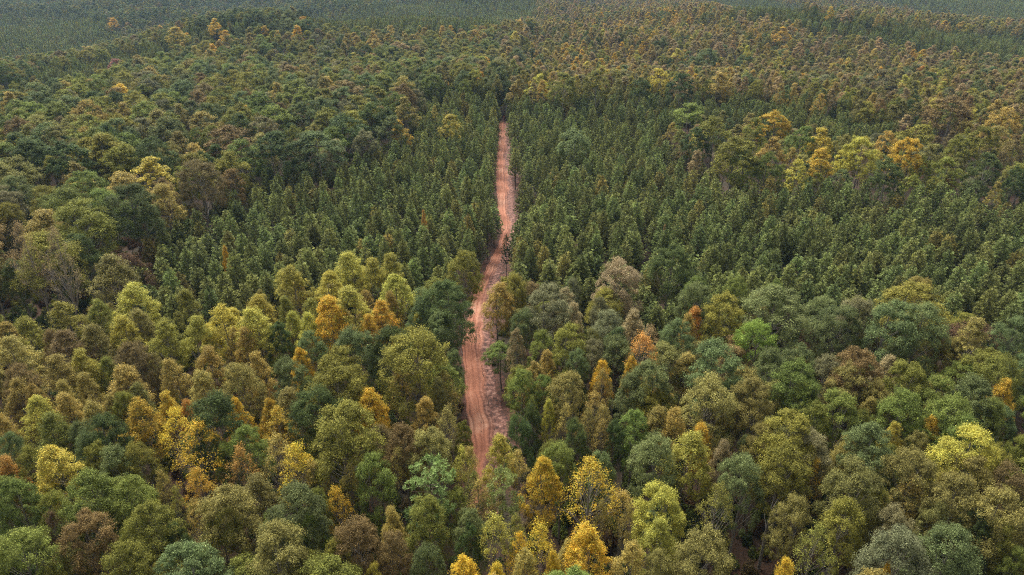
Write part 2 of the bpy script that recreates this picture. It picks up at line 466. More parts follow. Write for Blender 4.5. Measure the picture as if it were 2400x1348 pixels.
HAND = Q('BL', '''300,60,170,t,og;450,75,130,t,og;590,5,190,t,yg;560,140,150,t,yg;640,105,130,t,ol;420,180,160,t,ol;280,205,180,t,br;110,150,160,t,og;
40,230,180,t,gd;375,290,150,t,yg;240,340,180,t,gd;760,165,150,t,yg;905,155,150,t,yg;1045,90,170,t,yg;1190,110,180,t,yg;1150,205,110,t,gd;960,280,150,t,gd;
620,265,180,o,br;700,310,110,s,ol;830,345,130,t,gd;950,395,140,t,gd;1200,310,130,t,gd;1100,365,180,o,ol;540,375,180,t,gd;410,420,130,t,gd;870,20,120,t,og;
975,-5,100,p,pn;1200,40,150,t,yg;1310,165,110,o,dg;1380,120,100,t,yg;1450,60,130,t,og;1550,60,190,t,y;1640,10,200,t,yg;1780,70,130,t,yo;1720,130,110,t,yo;
1450,220,140,o,bg;1410,290,110,t,y;1340,350,170,o,bg;1550,295,230,o,og;1660,200,200,o,bg;1570,370,250,o,og;1830,200,200,o,dg;1960,55,150,o,bg;
1945,125,80,t,yg;2060,130,150,o,bg;2090,-20,230,o,dg;1960,210,300,o,og;2130,290,90,o,bg;1940,330,120,s,gd;1860,375,130,s,gd;1960,400,120,s,yg;
2080,400,150,s,gd;1700,390,90,m,rb;1990,530,130,t,gd;2090,560,140,s,gd;1725,490,170,t,y;1590,560,320,o,og;1480,465,230,o,dg;1000,500,250,o,dg;
1130,520,120,t,y;1290,450,90,m,o;1250,530,110,t,yo;1310,570,150,s,yo;650,530,170,t,yo;750,505,120,t,yo;820,580,170,s,y;850,545,90,t,o;880,650,230,s,y;
640,470,120,t,ol;570,510,130,o,og;310,500,150,t,gd;420,540,130,t,gd;150,465,120,t,gd;140,530,180,t,yg;220,600,180,t,og;40,450,140,t,gd;20,600,120,t,gd;
60,370,150,o,br;490,610,200,o,dg;350,640,130,o,bg;420,690,150,o,bg;510,760,180,o,bg;640,740,170,o,og;250,740,220,t,yg;130,760,150,o,og;40,800,130,t,o;
30,690,120,o,bg;1160,650,170,o,g;1050,740,110,o,g;1111,755,160,s,o;1290,700,170,s,gd;1390,745,190,s,y;1480,830,130,s,gd;930,850,150,s,yo;740,860,100,s,gd;
420,870,250,o,g;560,900,220,o,g;60,910,200,o,g;230,960,150,o,og;240,1070,120,s,rb;380,1070,230,o,br;680,1030,230,o,og;1080,930,260,o,ol;1000,1060,180,o,og;
1370,960,280,o,bg;1450,1090,150,o,g;1700,770,90,m,tan;1740,800,190,o,g;1610,845,130,s,gd;1591,930,130,s,y;1850,770,110,s,gd;1900,650,180,o,br;
2020,660,200,o,ol;2170,640,80,o,og;2000,800,280,P,pb;2200,740,120,s,yg;2342,705,150,t,yg;2230,900,120,s,gd;2370,850,200,P,pn;1840,1030,120,t,gd;
1980,1010,200,o,og;2190,1040,150,o,bg;2310,1060,180,s,yg;1260,1160,280,o,ol;860,1220,320,o,bg;540,1230,240,o,og;90,1150,260,o,g;230,1290,120,o,og;
1570,1190,150,o,og;1680,1100,230,o,br;1820,1150,160,o,br;2000,1210,160,o,bg;2180,1260,180,t,y;2320,1290,120,t,y;1750,1300,100,o,yg;330,1230,130,o,ol;
1270,1060,120,o,g;1480,960,120,o,og;800,1130,130,o,dg;600,1130,130,o,og;900,1010,120,s,gd;820,960,110,s,og;''')
HAND += Q('BR', '''180,5,210,o,gr;270,10,120,t,tan;290,80,110,t,tan;60,110,130,o,bg;30,205,90,t,tan;130,220,120,o,g;260,180,170,o,og;170,320,110,t,gd;
100,350,120,t,gd;310,300,120,o,bg;400,200,100,o,ol;380,250,130,o,gr;440,110,150,o,gr;500,200,120,o,bg;580,110,130,t,tan;640,190,120,s,tan;620,220,170,s,o;
550,330,90,t,yo;410,350,100,t,y;440,400,110,s,gd;770,160,160,o,bg;850,95,100,t,o;840,130,90,t,gd;1000,40,180,o,og;880,-10,170,o,bg;1250,0,280,o,bg;
1530,95,180,o,bg;1160,170,190,o,lg;1040,230,100,o,br;950,270,250,o,bg;1200,300,170,o,bg;1350,280,180,o,bg;1480,325,170,o,gr;1400,210,110,m,rb;
1640,60,180,o,gr;1900,0,300,o,og;1780,75,230,o,bg;1950,90,220,o,bg;2170,170,250,m,rb;2085,250,60,m,rb;2370,150,150,o,bg;1640,295,230,o,br;1770,340,120,t,tan;
1900,360,200,o,og;2020,430,180,o,g;2200,430,220,o,bg;2330,335,180,o,og;2320,440,120,t,yo;2250,520,180,o,g;50,385,140,o,g;150,410,120,o,g;280,410,180,o,ol;
180,540,70,t,yg;400,500,150,s,gd;440,560,120,s,gd;650,365,220,o,bg;672,395,30,t,o;560,430,180,o,bg;610,475,150,o,og;720,490,130,o,og;690,560,140,t,gd;
910,430,240,o,ol;1130,430,200,o,ol;1240,450,130,o,ol;1330,360,220,o,g;1370,450,150,o,g;1590,385,200,o,ol;1690,440,150,o,ol;1560,505,200,o,g;
1690,530,110,t,gd;1840,500,200,o,g;2060,510,200,o,g;2130,600,180,o,g;570,580,150,o,g;920,640,120,t,yo;1010,720,120,t,tan;680,700,220,o,bg;
830,705,220,t,yg;1090,700,80,o,bg;1320,590,250,o,og;1430,560,160,o,og;1170,640,150,o,ol;1430,690,200,o,gr;1700,670,230,o,bg;1800,640,110,t,yg;
1980,615,110,t,yo;1920,690,120,o,ol;1580,720,130,t,gd;2200,670,260,o,yg;2380,700,100,o,og;2150,800,200,o,ol;1880,785,240,o,ol;2100,900,230,o,ol;
2340,850,190,o,br;2280,950,240,o,ol;1100,810,200,o,bg;1270,760,230,o,og;1440,815,90,s,y;1600,835,260,o,ol;970,930,170,s,og;160,805,170,t,y;
370,820,260,s,y;700,960,230,o,yg;680,1090,180,t,yg;1880,890,160,t,gd;1820,1060,180,o,gr;2050,1140,280,o,bg;1870,1180,280,o,gr;1450,1120,180,s,og;
370,1140,220,t,y;110,1130,190,s,y;30,1150,120,s,y;190,1240,100,t,y;570,1220,170,t,gd;700,1250,150,o,ol;870,1160,260,o,ol;1290,1290,130,t,y;
1780,1310,80,t,y;2370,1230,100,o,g;2000,1010,150,o,ol;2200,1060,160,o,dg;1560,1010,190,o,og;1350,1000,170,o,ol;1730,960,150,o,og;560,1010,100,s,gd;
2330,1100,150,o,og;480,640,110,o,dg;300,640,120,o,dg;90,560,90,o,dg;450,1010,100,s,gd;1640,600,130,o,og;1780,760,120,o,og;2300,760,130,o,og;''')
HAND += Q('TL', '''100,1050,125,b,tan;225,1085,120,b,tan;165,1005,210,t,gd;370,950,250,o,og;580,880,240,o,dg;750,870,150,t,gd;570,810,180,t,gd;680,745,190,t,yg;
400,815,130,t,yg;900,680,120,t,gd;920,760,180,o,br;1070,590,230,o,br;1260,630,190,o,dg;330,775,110,t,gd;1640,380,200,o,br;950,395,120,o,br;570,395,100,t,y;
540,280,65,o,pk;870,320,40,t,yo;1450,490,60,t,br;1880,565,90,t,yo;2100,540,100,t,yg;2140,545,60,t,yg;2038,500,40,t,gd;1995,990,30,t,o;1640,1185,160,t,yg;
1740,1230,140,t,yg;1830,1200,130,t,yg;1860,1280,170,t,yg;1370,1260,150,t,yg;1530,1290,150,t,yg;1040,1160,40,t,yo;500,1200,200,t,ol;380,480,140,o,gd;
660,480,150,o,g;830,430,110,o,g;1230,355,60,t,gd;1600,540,220,o,dg;1740,490,130,o,dg;1810,520,110,o,dg;1880,400,120,o,br;1890,360,110,o,gd;
700,650,180,o,dg;300,670,200,o,dg;480,590,140,o,dg;60,640,120,t,yg;60,830,150,o,bg;200,870,160,o,og;10,680,70,o,rb;1170,340,40,t,yo;
440,370,110,o,g;345,430,80,m,rb;610,600,60,m,rb;1150,500,90,t,yo;1000,460,110,o,og;1400,380,170,o,g;1480,620,200,o,bg;820,130,90,t,yg;
960,490,120,o,bg;760,560,160,o,bg;1120,540,140,o,dg;1290,500,150,o,g;400,540,170,o,og;180,540,160,o,ol;60,560,140,o,br;980,600,110,o,og;
1865,200,110,o,tan;1740,290,70,t,yg;1660,250,60,t,yg;530,85,50,t,yo;2250,340,60,t,yo;2060,330,60,t,yo;1000,90,60,t,yo;1420,80,70,t,yo;1050,145,60,t,yo;
600,1120,130,m,rb;60,1230,130,o,dg;2150,1180,160,o,og;2100,1330,110,o,bg;''')
HAND += Q('TR', '''1235,530,175,o,gy;1215,645,120,t,gd;1465,605,130,t,gy;1470,700,120,t,gy;1650,650,140,o,yg;1570,690,90,o,yg;1840,650,150,o,gy;1900,590,150,o,og;
1340,755,100,t,yg;1320,700,70,t,gd;820,490,190,o,g;950,560,170,o,og;1060,650,200,o,og;880,600,120,o,dg;295,610,160,o,bg;500,1230,190,o,tg;
740,1150,190,o,dg;700,325,90,o,yg;2300,510,130,o,gd;2070,460,260,o,br;2220,600,140,o,og;1765,750,150,o,dg;2230,730,130,o,dg;1360,600,120,o,g;
1560,640,100,o,ol;1780,620,90,o,gd;1980,680,110,o,ol;2110,640,110,o,og;1140,560,100,o,og;870,710,70,t,tan;2050,740,110,o,og;2370,660,100,o,br;
2300,600,110,o,ol;1100,700,130,o,g;1200,720,120,o,g;1940,740,90,o,og;2370,790,90,o,dg;2290,860,60,t,gd;2060,800,60,o,br;15,1290,110,o,ol;
280,1310,90,o,gr;180,1330,100,o,gr;1060,1300,110,o,g;870,1300,120,o,g;1240,1320,110,o,g;1900,1300,150,o,ol;715,1060,25,t,tan;1280,130,100,t,yo;
840,65,30,t,o;640,60,40,t,yo;1930,235,50,t,yo;1700,230,40,t,yo;2080,220,50,t,tan;2230,250,60,t,tan;1880,235,50,t,yo;980,200,60,t,tan;1590,230,60,t,ol;
1650,270,80,t,ol;920,230,120,o,bg;600,370,100,o,dg;790,350,120,o,dg;780,230,60,t,yg;860,350,50,t,y;970,340,110,t,gd;15,325,40,t,yo;50,355,40,t,yo;
120,350,90,t,yg;160,230,60,t,gd;400,340,120,o,og;240,350,120,o,og;1740,330,180,o,gr;1920,310,60,t,o;2460,0,1,t,o;''')
HAND = [h for h in HAND if h[2] > 5]
HAND += [(1165, 666, 74, 't', 'gd'), (1174, 806, 64, 'u', 'g'), (1207, 646, 62, 'o', 'og'), (1090, 1045, 60, 's', 'gd'), (1112, 1115, 60, 's', 'og'), (1160, 1120, 60, 's', 'gd'), (1218, 1060, 60, 's', 'gd'), (1060, 1140, 60, 'o', 'og'),
 (1262, 905, 40, 's', 'og'), (1330, 950, 50, 's', 'gd'), (1372, 960, 50, 's', 'ol'), (1410, 985, 50, 's', 'gd'), (1240, 935, 40, 's', 'og'), (1095, 1235, 60, 'o', 'dg'), (1200, 1215, 70, 's', 'og')]

# visible outline of the bare track in the photograph: y, left, right
TRK = np.array([(290, 1171, 1189), (330, 1170, 1193), (380, 1164, 1197), (430, 1163, 1202), (480, 1167, 1205), (520, 1172, 1206), (548, 1177, 1206),
 (580, 1166, 1196), (620, 1146, 1182), (660, 1124, 1170), (700, 1108, 1156), (740, 1098, 1150), (790, 1084, 1150), (830, 1083, 1150), (870, 1086, 1154),
 (920, 1090, 1168), (960, 1093, 1184), (1000, 1096, 1198), (1060, 1106, 1180), (1110, 1108, 1150), (1160, 1112, 1150)], float)
# ground edges of the track
EL, ER = [], []
for y, l, r_ in TRK:
    a = on_height(l - 2, y); b = on_height(r_ + 2, y)
    ym = (a[1] + b[1]) / 2
    EL.append((a[0], ym)); ER.append((b[0], ym))
EL = np.array(EL); ER = np.array(ER)
o = np.argsort(EL[:, 1]); EL = EL[o]; ER = ER[o]
YMAX = EL[-1, 1]
EL = np.vstack([EL, EL[-1] + [1.6, 8], EL[-1] + [3, 120]]); ER = np.vstack([ER, ER[-1] + [-1.2, 8], ER[-1] + [1, 120]])
def edges(y):
    return np.interp(y, EL[:, 1], EL[:, 0]), np.interp(y, ER[:, 1], ER[:, 0])
YMIN = EL[0, 1]
VIS = [(l + 5, y) for y, l, r_ in TRK[:19]] + [(r_ - 8, y) for y, l, r_ in TRK[:19]][::-1]

# ------------------------------------------------------------------ stands (outlines in photograph coordinates, used once to lay the stands on the ground)
PINE_POLYS = [
 [(1172, 190), (1080, 188), (985, 215), (960, 290), (900, 325), (800, 362), (700, 375), (620, 372), (520, 440), (420, 490), (345, 540), (300, 600), (270, 650),
  (360, 700), (560, 720), (640, 640), (760, 650), (900, 640), (990, 640), (1090, 680), (1150, 640), (1185, 560), (1190, 300)],
 [(1160, 205), (1400, 193), (1780, 195), (1900, 225), (2080, 265), (2180, 300), (2260, 330), (2400, 350), (2800, 420), (2800, 800), (2400, 730), (2150, 690),
  (1960, 700), (1760, 690), (1640, 700), (1530, 735), (1400, 670), (1290, 655), (1170, 660), (1160, 500)],
 [(-300, 30), (0, 22), (150, 25), (250, 38), (305, 80), (240, 100), (120, 122), (-300, 170)],
 [(-300, 200), (0, 158), (200, 128), (330, 95), (430, 70), (450, 95), (320, 135), (220, 165), (60, 185), (-300, 260)],
 [(410, 62), (560, 35), (800, 18), (1000, -5), (1260, -10), (1250, 38), (1080, 62), (900, 62), (800, 55), (690, 42), (590, 52), (500, 78), (440, 80)],
 [(1640, 0), (1750, 22), (1860, 45), (2010, 82), (2200, 110), (2420, 135), (2700, 150), (2700, 70), (2300, 62), (2100, 45), (1920, 18), (1760, -20)],
 [(2050, 0), (2250, 35), (2700, 60), (2700, -30), (2000, -30)],
]
NOPINE = [[(1545, 275), (1620, 255), (1720, 265), (1850, 280), (1990, 305), (2150, 305), (2290, 310), (2420, 335), (2800, 365), (2800, 460), (2420, 440),
  (2240, 428), (2080, 420), (1960, 415), (1800, 405), (1690, 385), (1600, 350), (1550, 310)]]

def is_pine(px, py):
    m = np.zeros(np.shape(px), bool)
    for p in PINE_POLYS: m |= inpoly(px, py, p)
    for p in NOPINE: m &= ~inpoly(px, py, p)
    return m

def zone_weights(px, py):
    """mix of trees that fills a spot of the broadleaf woods"""
    if px > 1170 and py < 340:
        g = math.exp(-((px - 1560) / 330) ** 2 - ((py - 60) / 90) ** 2)
        red = sst(1750, 2300, px) * sst(60, 160, py)
        return [('t', 'gd', .2 + .35 * g), ('t', 'tan', .24 + .25 * g + .12 * red), ('t', 'yo', .015 + .12 * g), ('t', 'yg', .07), ('t', 'ol', .38), ('t', 'og', .12), ('o', 'bg', .13), ('o', 'og', .16),
                ('o', 'br', .03 + .1 * red), ('o', 'dg', .07), ('m', 'rb', .01 + .04 * red), ('o', 'gr', .07), ('t', 'br', .04 + .08 * red)]
    if py < 60:
        return [('o', 'bg', .5), ('o', 'dg', .25), ('o', 'og', .2), ('t', 'ol', .1), ('o', 'br', .05)]
    if px < 1170 and py < 200:
        ye = sst(350, 500, px) * (1 - sst(60, 130, py))
        return [('o', 'og', .35), ('o', 'ol', .14), ('o', 'g', .22), ('o', 'bg', .24), ('t', 'gd', .03 + .4 * ye), ('t', 'yo', .005 + .12 * ye), ('o', 'br', .07), ('t', 'ol', .1), ('o', 'gr', .08), ('o', 'dg', .06)]
    if px < 1100 and py < 560:
        return [('o', 'og', .3), ('o', 'g', .18), ('o', 'dg', .2), ('o', 'bg', .2), ('o', 'ol', .08), ('o', 'br', .05), ('m', 'rb', .015), ('t', 'gd', .03), ('o', 'gr', .06), ('t', 'ol', .04)]
    if px > 1500 and py < 560:
        return [('o', 'og', .35), ('o', 'bg', .25), ('o', 'gr', .12), ('o', 'ol', .18), ('o', 'br', .06)]
    if px < 720 and py < 1010:
        return [('t', 'ol', .38), ('t', 'gd', .25), ('t', 'yg', .12), ('t', 'br', .1), ('t', 'og', .2)]
    if px < 1100:
        return [('o', 'og', .35), ('o', 'bg', .15), ('o', 'g', .15), ('s', 'gd', .15), ('t', 'ol', .15), ('o', 'dg', .1)]
    return [('o', 'og', .35), ('o', 'bg', .2), ('o', 'g', .15), ('o', 'ol', .25), ('o', 'br', .06), ('o', 'dg', .06), ('s', 'gd', .04)]

KIND = {'o': 'oak', 't': 'tulip', 's': 'sparse', 'm': 'maple', 'p': 'pine', 'P': 'bigpine', 'b': 'bare', 'u': 'oak'}
TREES = []   # x, y, z, H, R, kind, colour, hand, px, py, depth
def add_tree(x, y, H, R, k, c, hand):
    z = float(height(x, y)); px, py, dep = project(x, y, z + H)
    TREES.append(dict(x=x, y=y, z=z, H=H, R=R, k=KIND[k], c=c, hand=hand, px=float(px), py=float(py), dep=float(dep)))

for (px, py, w, k, c) in HAND:
    H = 17.0
    for _ in range(4):
        x, y, t = on_height(px, py, H)
        R = w * t / (2 * F) * (1.24 if k in 'om' else 1.2)
        H = {'o': 11.5 + 2.0 * R, 't': 13 + 1.5 * R, 's': 13 + 1.5 * R, 'b': 27, 'u': 9.5, 'm': 8 + 1.2 * R, 'p': 13.5, 'P': 13 + 1.5 * R}[k]
        if is_pine(np.array(px), np.array(py)) and k in 'ot': H = min(max(H, 14.5), 20)
        H = min(max(H, 9), 27 if k == 'b' else 24)
    if k == 'p': R = max(2.4, R * .9)
    if k == 'o': R = min(R, .37 * H)
    if k == 't': R = min(R, .30 * H)
    add_tree(x, y, H, R, k, c, True)
HX = np.array([t['x'] for t in TREES]); HY = np.array([t['y'] for t in TREES]); HR = np.array([t['R'] for t in TREES])
HPX = np.array([t['px'] for t in TREES]); HPY = np.array([t['py'] for t in TREES])
NH = len(TREES)

def road_clear(x, y, R, margin):
    l, r_ = edges(y)
    return (x < l - margin) | (x > r_ + margin) | (y > YMAX + 110) | (y < YMIN - 1)

def covers_track(x, y, z, H, R):
    """would the crown stand in front of the open track"""
    hit = np.zeros(x.shape, bool)
    for f, g in ((.98, .25), (.85, .6), (.65, .85), (.45, .75)):
        for s in (-1, 0, 1):
            px, py, dp = project(x + s * R * g, y, z + H * f)
            hit |= inpoly(px, py, VIS)
    return hit

def grid(sp, ymax, sx=1.0):
    out = []
    y = 22.0
    while y < ymax:
        s = sp * (1 + .22 * sst(500, 1000, y))
        hw = y * .98 + 60
        n = int(2 * hw / (s * sx))
        xs = (np.arange(n) - n / 2) * s * sx
        out.append(np.stack([xs, np.full(n, y)], 1)); y += s
    g = np.concatenate(out)
    g += rng.uniform(-.38, .38, g.shape) * sp
    return g

def frame_ok(px, py, dep):
    return (px > -330) & (px < 2730) & (py < 1800) & (dep > 25)

# plantation pines
g = grid(4.5, 1500)
x, y = g[:, 0], g[:, 1]; z = height(x, y)
H = rng.uniform(11.5, 16, len(x)); R = rng.uniform(2.4, 3.2, len(x))
px, py, dep = project(x, y, z + H * .93)
m = is_pine(px, py) & frame_ok(px, py, dep) & road_clear(x, y, R, .4)
clear = ((x - HX[:, None]) ** 2 + (y - HY[:, None]) ** 2 > ((HR * .75)[:, None] + 1.0) ** 2).all(0)
m &= clear
# the small gap of bare trunks on the right of the track
gp = [on_height(a, b) for a, b in ((1212, 470), (1250, 478), (1246, 508), (1212, 530))]
m &= ~inpoly(x, y, [(q[0], q[1]) for q in gp])
m &= ~covers_track(x, y, z, H, R * .7)
m &= rng.uniform(0, 1, len(x)) > .05
for i in np.nonzero(m)[0]:
    add_tree(float(x[i]), float(y[i]), float(H[i]), float(R[i]), 'p', 'pn', False)
NPINE = len(TREES)

# broadleaf woods
BIG = [(-400, 120), (100, 170), (330, 120), (450, 85), (700, 40), (950, 60), (1250, 60), (1200, 190), (1080, 200), (985, 220), (960, 300), (800, 365), (620, 375), (520, 440),
 (400, 510), (330, 560), (260, 640), (180, 660), (-400, 700)]
def big_zone(px, py):
    return inpoly(px, py, BIG) | inpoly(px, py, NOPINE[0])
ga = grid(5.6, 1500); gb = grid(8.2, 1500)
pa = project(ga[:, 0], ga[:, 1], height(ga[:, 0], ga[:, 1]) + 16); pb = project(gb[:, 0], gb[:, 1], height(gb[:, 0], gb[:, 1]) + 16)
ga = ga[~big_zone(pa[0], pa[1])]; gb = gb[big_zone(pb[0], pb[1])]
g = np.concatenate([ga, gb]); isbig = np.r_[np.zeros(len(ga), bool), np.ones(len(gb), bool)]
x, y = g[:, 0], g[:, 1]; z = height(x, y)
px, py, dep = project(x, y, z + 16)
near = (dep < 260) & ~isbig
H = rng.uniform(14.5, 19.5, len(x)); R = rng.uniform(2.4, 4.9, len(x))
H = np.where(near, H * .86, H); R = np.where(near, R * .8, R)
farm = (dep > 330) & ~isbig
R = np.where(farm, rng.uniform(3.3, 5.4, len(x)), R)
farm_drop = farm & (rng.uniform(0, 1, len(x)) < .25)
R = np.where(isbig, rng.uniform(3.6, 6.8, len(x)), R); H = np.where(isbig, 13.5 + 1.45 * R, H)
belt = inpoly(px, py, NOPINE[0]); R = np.where(belt, R * .72, R); H = np.where(belt, 14.5, H)
R = np.minimum(R, .31 * H)
px, py, dep = project(x, y, z + H)
m = ~is_pine(px, py) & frame_ok(px, py, dep) & road_clear(x, y, R, 1.2)
d2 = (x - HX[:, None]) ** 2 + (y - HY[:, None]) ** 2
m &= (d2 > ((HR * .62)[:, None] + R * .45) ** 2).all(0)
m &= ~covers_track(x, y, z, H, R)
gp2 = [on_height(a, b, 8) for a, b in ((1215, 880), (1290, 900), (1480, 960), (1490, 1100), (1350, 1120), (1215, 1060))]
gap = inpoly(x, y, [(q[0], q[1]) for q in gp2])
m &= ~gap & ~farm_drop
for gpoly in ([(15, 560), (160, 560), (150, 745), (20, 745)], [(1500, 690), (1640, 690), (1640, 765), (1500, 765)], [(1680, 1150), (1900, 1150), (1960, 1400), (1640, 1400)], [(1480, 1190), (1600, 1190), (1600, 1300), (1480, 1300)]):
    m &= ~inpoly(px, py, gpoly)
for i in np.nonzero(m)[0]:
    pxi, pyi = float(px[i]), float(py[i])
    if pyi > 560 and rng.uniform() < .55:
        j = int(np.argmin((HPX - pxi) ** 2 + (1.5 * (HPY - pyi)) ** 2)); c = TREES[j]['c']
        k = {'oak': 'o', 'tulip': 't', 'sparse': 's', 'bare': 't', 'maple': 'o', 'pine': 'o', 'bigpine': 'o'}[TREES[j]['k']]
        if c in ('pn', 'pb'): c = 'og'
        if c in ('y', 'yo', 'o', 'rb', 'lg'): c, k = 'gd', 't'
    else:
        W = zone_weights(pxi, pyi); w = np.array([q[2] for q in W]); q = W[rng.choice(len(W), p=w / w.sum())]; k, c = q[0], q[1]
    Ri = float(R[i]) * (.82 if k in 'ts' else 1.0); Hi = float(H[i]) * (1.04 if k == 't' else 1)
    if k == 'm': Hi *= .8
    add_tree(float(x[i]), float(y[i]), Hi, Ri, k, c, False)

# ------------------------------------------------------------------ which trees are individuals
def visible_size(t):
    ok = -30 < t['px'] < 2430 and -10 < t['py'] < 1370
    if not ok: return 0
    return t['R'] / t['dep'] * (1.0 if t['hand'] else .85)
NAME = {'oak': 'broadleaf_tree', 'tulip': 'tulip_tree', 'sparse': 'tulip_tree', 'bare': 'tulip_tree', 'maple': 'maple_tree', 'pine': 'pine_tree', 'bigpine': 'pine_tree'}
groups = {}
for t in TREES:
    t['s'] = visible_size(t); groups.setdefault(NAME[t['k']], []).append(t)
for nm, L_ in groups.items():
    L_.sort(key=lambda t: (-(t['s'] > 0 and t['hand']), -t['s']))
    for i, t in enumerate(L_): t['ind'] = i < 300 and t['s'] > 0

def colour(t, r):
    a, b = PAL[t['c']]
    v = r.uniform(.8, 1.22); h = r.uniform(-.07, .09)
    if t['k'] == 'pine':
        v = r.uniform(.72, 1.3); h = r.uniform(-.06, .14) + (.25 if r.uniform() < .06 else 0)
    f = np.array([1 + h, 1 - h * .15, 1 - h * .6]) * v
    return tuple(np.clip(np.array(a) * f, 0, .9)), tuple(np.clip(np.array(b) * f, 0, .9))

# ------------------------------------------------------------------ labels
ANCH = [(862, 919, 'the brightest yellow tree'), (325, 939, 'the big golden orange crown clump'), (500, 924, 'the round dark green tree'),
 (555, 1051, 'the small orange tree'), (465, 1099, 'the golden orange tree'), (775, 704, 'the tall golden cone'), (930, 600, 'the yellow-green crown row'),
 (1000, 1074, 'the bushy pine beside the track'), (1280, 1077, 'the yellow tree by the track'), (1385, 1084, 'the thin-leaved yellow tree'), (1385, 1244, 'the bottommost yellow tree'),
 (1510, 784, 'the bright orange tree'), (1780, 759, 'the fresh light green tree'), (2285, 759, 'the dark red bushy maple'), (1450, 615, 'the pale tan tree'),
 (1615, 1026, 'the tall yellow-green tulip tree'), (2050, 1009, 'the pale blue-green tree'), (2360, 894, 'the right edge golden tree'), (1817, 265, 'the golden tree in the pines'),
 (1932, 302, 'the tall golden twin crown'), (85, 525, 'the bare-limbed tan trees'), (290, 440, 'the dark tree by the pines'), (285, 197, 'the left slope yellow tree'),
 (535, 295, 'the big brownish oak'), (340, 372, 'the yellow-green tree by the pines'), (820, 190, 'the russet slope oak'), (700, 40, 'the left golden hill crest'),
 (1600, 20, 'the golden hilltop'), (2170, 117, 'the far right golden hill trees'), (1550, 165, 'the yellow-green plantation edge tree'), (270, 140, 'the faded pink tree'),
 (190, 630, 'the left olive tulip stand'), (660, 880, 'the gold and orange pair'), (120, 807, 'the far left golden stand'), (1348, 305, 'the lone plantation oak'),
 (2100, 1244, 'the bottom right grey-green oak'), (200, 1110, 'the pale green oak pair'), (635, 1255, 'the bottom left wide oak'), (980, 500, 'the orange sprig among pines')]
SHAPE = {'oak': 'rounded broadleaf', 'tulip': 'pointed tulip tree', 'sparse': 'thin-leaved tulip tree', 'bare': 'nearly leafless tulip tree', 'maple': 'low bushy maple', 'bigpine': 'bushy pine', 'pine': 'pine'}
ORD = ['nearest', 'second nearest', 'third nearest', 'fourth nearest', 'fifth nearest', 'sixth nearest', 'seventh nearest', 'eighth nearest', 'ninth nearest', 'tenth nearest', 'eleventh nearest', 'twelfth nearest', 'thirteenth nearest', 'fourteenth nearest', 'fifteenth nearest']
cells = {}
taken = set()
for a in ANCH:      # the anchor tree itself gets the anchor phrase
    best = min((t for t in TREES[:NH]), key=lambda t: (t['px'] - a[0]) ** 2 + (t['py'] - a[1]) ** 2)
    if math.hypot(best['px'] - a[0], best['py'] - a[1]) < 45 and id(best) not in taken and 'crest' not in a[2] and 'stand' not in a[2] and 'hilltop' not in a[2] and 'trees' not in a[2] and 'pair' not in a[2] and 'crowns' not in a[2][-28:]:
        taken.add(id(best)); best['label'] = '%s %s, %s' % (WORDS[best['c']], SHAPE[best['k']], a[2])
for t in TREES:
    if not t.get('ind') or 'label' in t or (t['k'] == 'pine' and not t['hand']): continue
    dist = [(t['px'] - a[0]) ** 2 + (1.4 * (t['py'] - a[1])) ** 2 for a in ANCH]
    j = int(np.argmin(dist)); dx = t['px'] - ANCH[j][0]; dy = (t['py'] - ANCH[j][1]) * 1.4
    d = ('right of' if dx > 0 else 'left of') if abs(dx) > abs(dy) else ('in front of' if dy > 0 else 'behind')
    cells.setdefault((t['k'], t['c'], d, j), []).append((dist[j], t))
for (k, c, d, j), L_ in cells.items():
    L_.sort(key=lambda q: q[0])
    for i, (_, t) in enumerate(L_):
        pre = '' if len(L_) == 1 else ORD[min(i, 14)] + ' '
        lab = '%s%s %s %s %s' % (pre, WORDS[c], SHAPE[k], d, ANCH[j][2])
        if len(lab.split()) > 16: lab = lab.replace(' tulip tree', ' tulip', 1).replace('rounded broadleaf', 'broadleaf')
        if len(lab.replace('-', ' ').split()) > 16: print('LONG', lab)
        t['label'] = lab
CAT = {'broadleaf_tree': 'broadleaf tree', 'tulip_tree': 'tulip tree', 'maple_tree': 'maple tree', 'pine_tree': 'pine tree'}

# ------------------------------------------------------------------ individual trees
def build_tree(t, r):
    nm = NAME[t['k']]
    lod = 0 if t['dep'] < 175 else 1
    if t['k'] == 'pine' and t['dep'] < 200: lod = 0
    mod = MODELS[t['k'], lod][r.integers(len(MODELS[t['k'], lod]))]
    root = bpy.data.objects.new(nm, None); root.empty_display_size = .5; COL.objects.link(root)
    root.location = (t['x'], t['y'], t['z'])
    root.rotation_euler = (r.normal(0, .02), r.normal(0, .02), r.uniform(0, 6.283))
    s = t['R'] / mod[3]; root.scale = (s, s, t['H'] / mod[2])
    root['category'] = CAT[nm]
    if 'label' in t: root['label'] = t['label']
    elif t['x'] < edges(t['y'])[0]:
        root['label'] = 'slim cone-shaped plantation pine in the even stand left of the red track'
        root['group'] = 'plantation pines left of the track'
    else:
        root['label'] = 'slim cone-shaped plantation pine in the even stand right of the red track'
        root['group'] = 'plantation pines right of the track'
    if 'group' not in root:
        root['group'] = {'broadleaf_tree': 'rounded broadleaf trees of the wood', 'tulip_tree': 'tulip trees turning colour', 'maple_tree': 'low red-brown trees', 'pine_tree': 'single pines among the broadleaves'}[nm]
    cr = bpy.data.objects.new('crown', mod[0]); tr = bpy.data.objects.new('trunk', mod[1])
    for q in (cr, tr): COL.objects.link(q); q.parent = root
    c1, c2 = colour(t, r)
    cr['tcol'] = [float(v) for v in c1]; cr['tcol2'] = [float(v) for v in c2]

rr_ = np.random.default_rng(21)
for t in TREES:
    if t.get('ind'): build_tree(t, rr_)

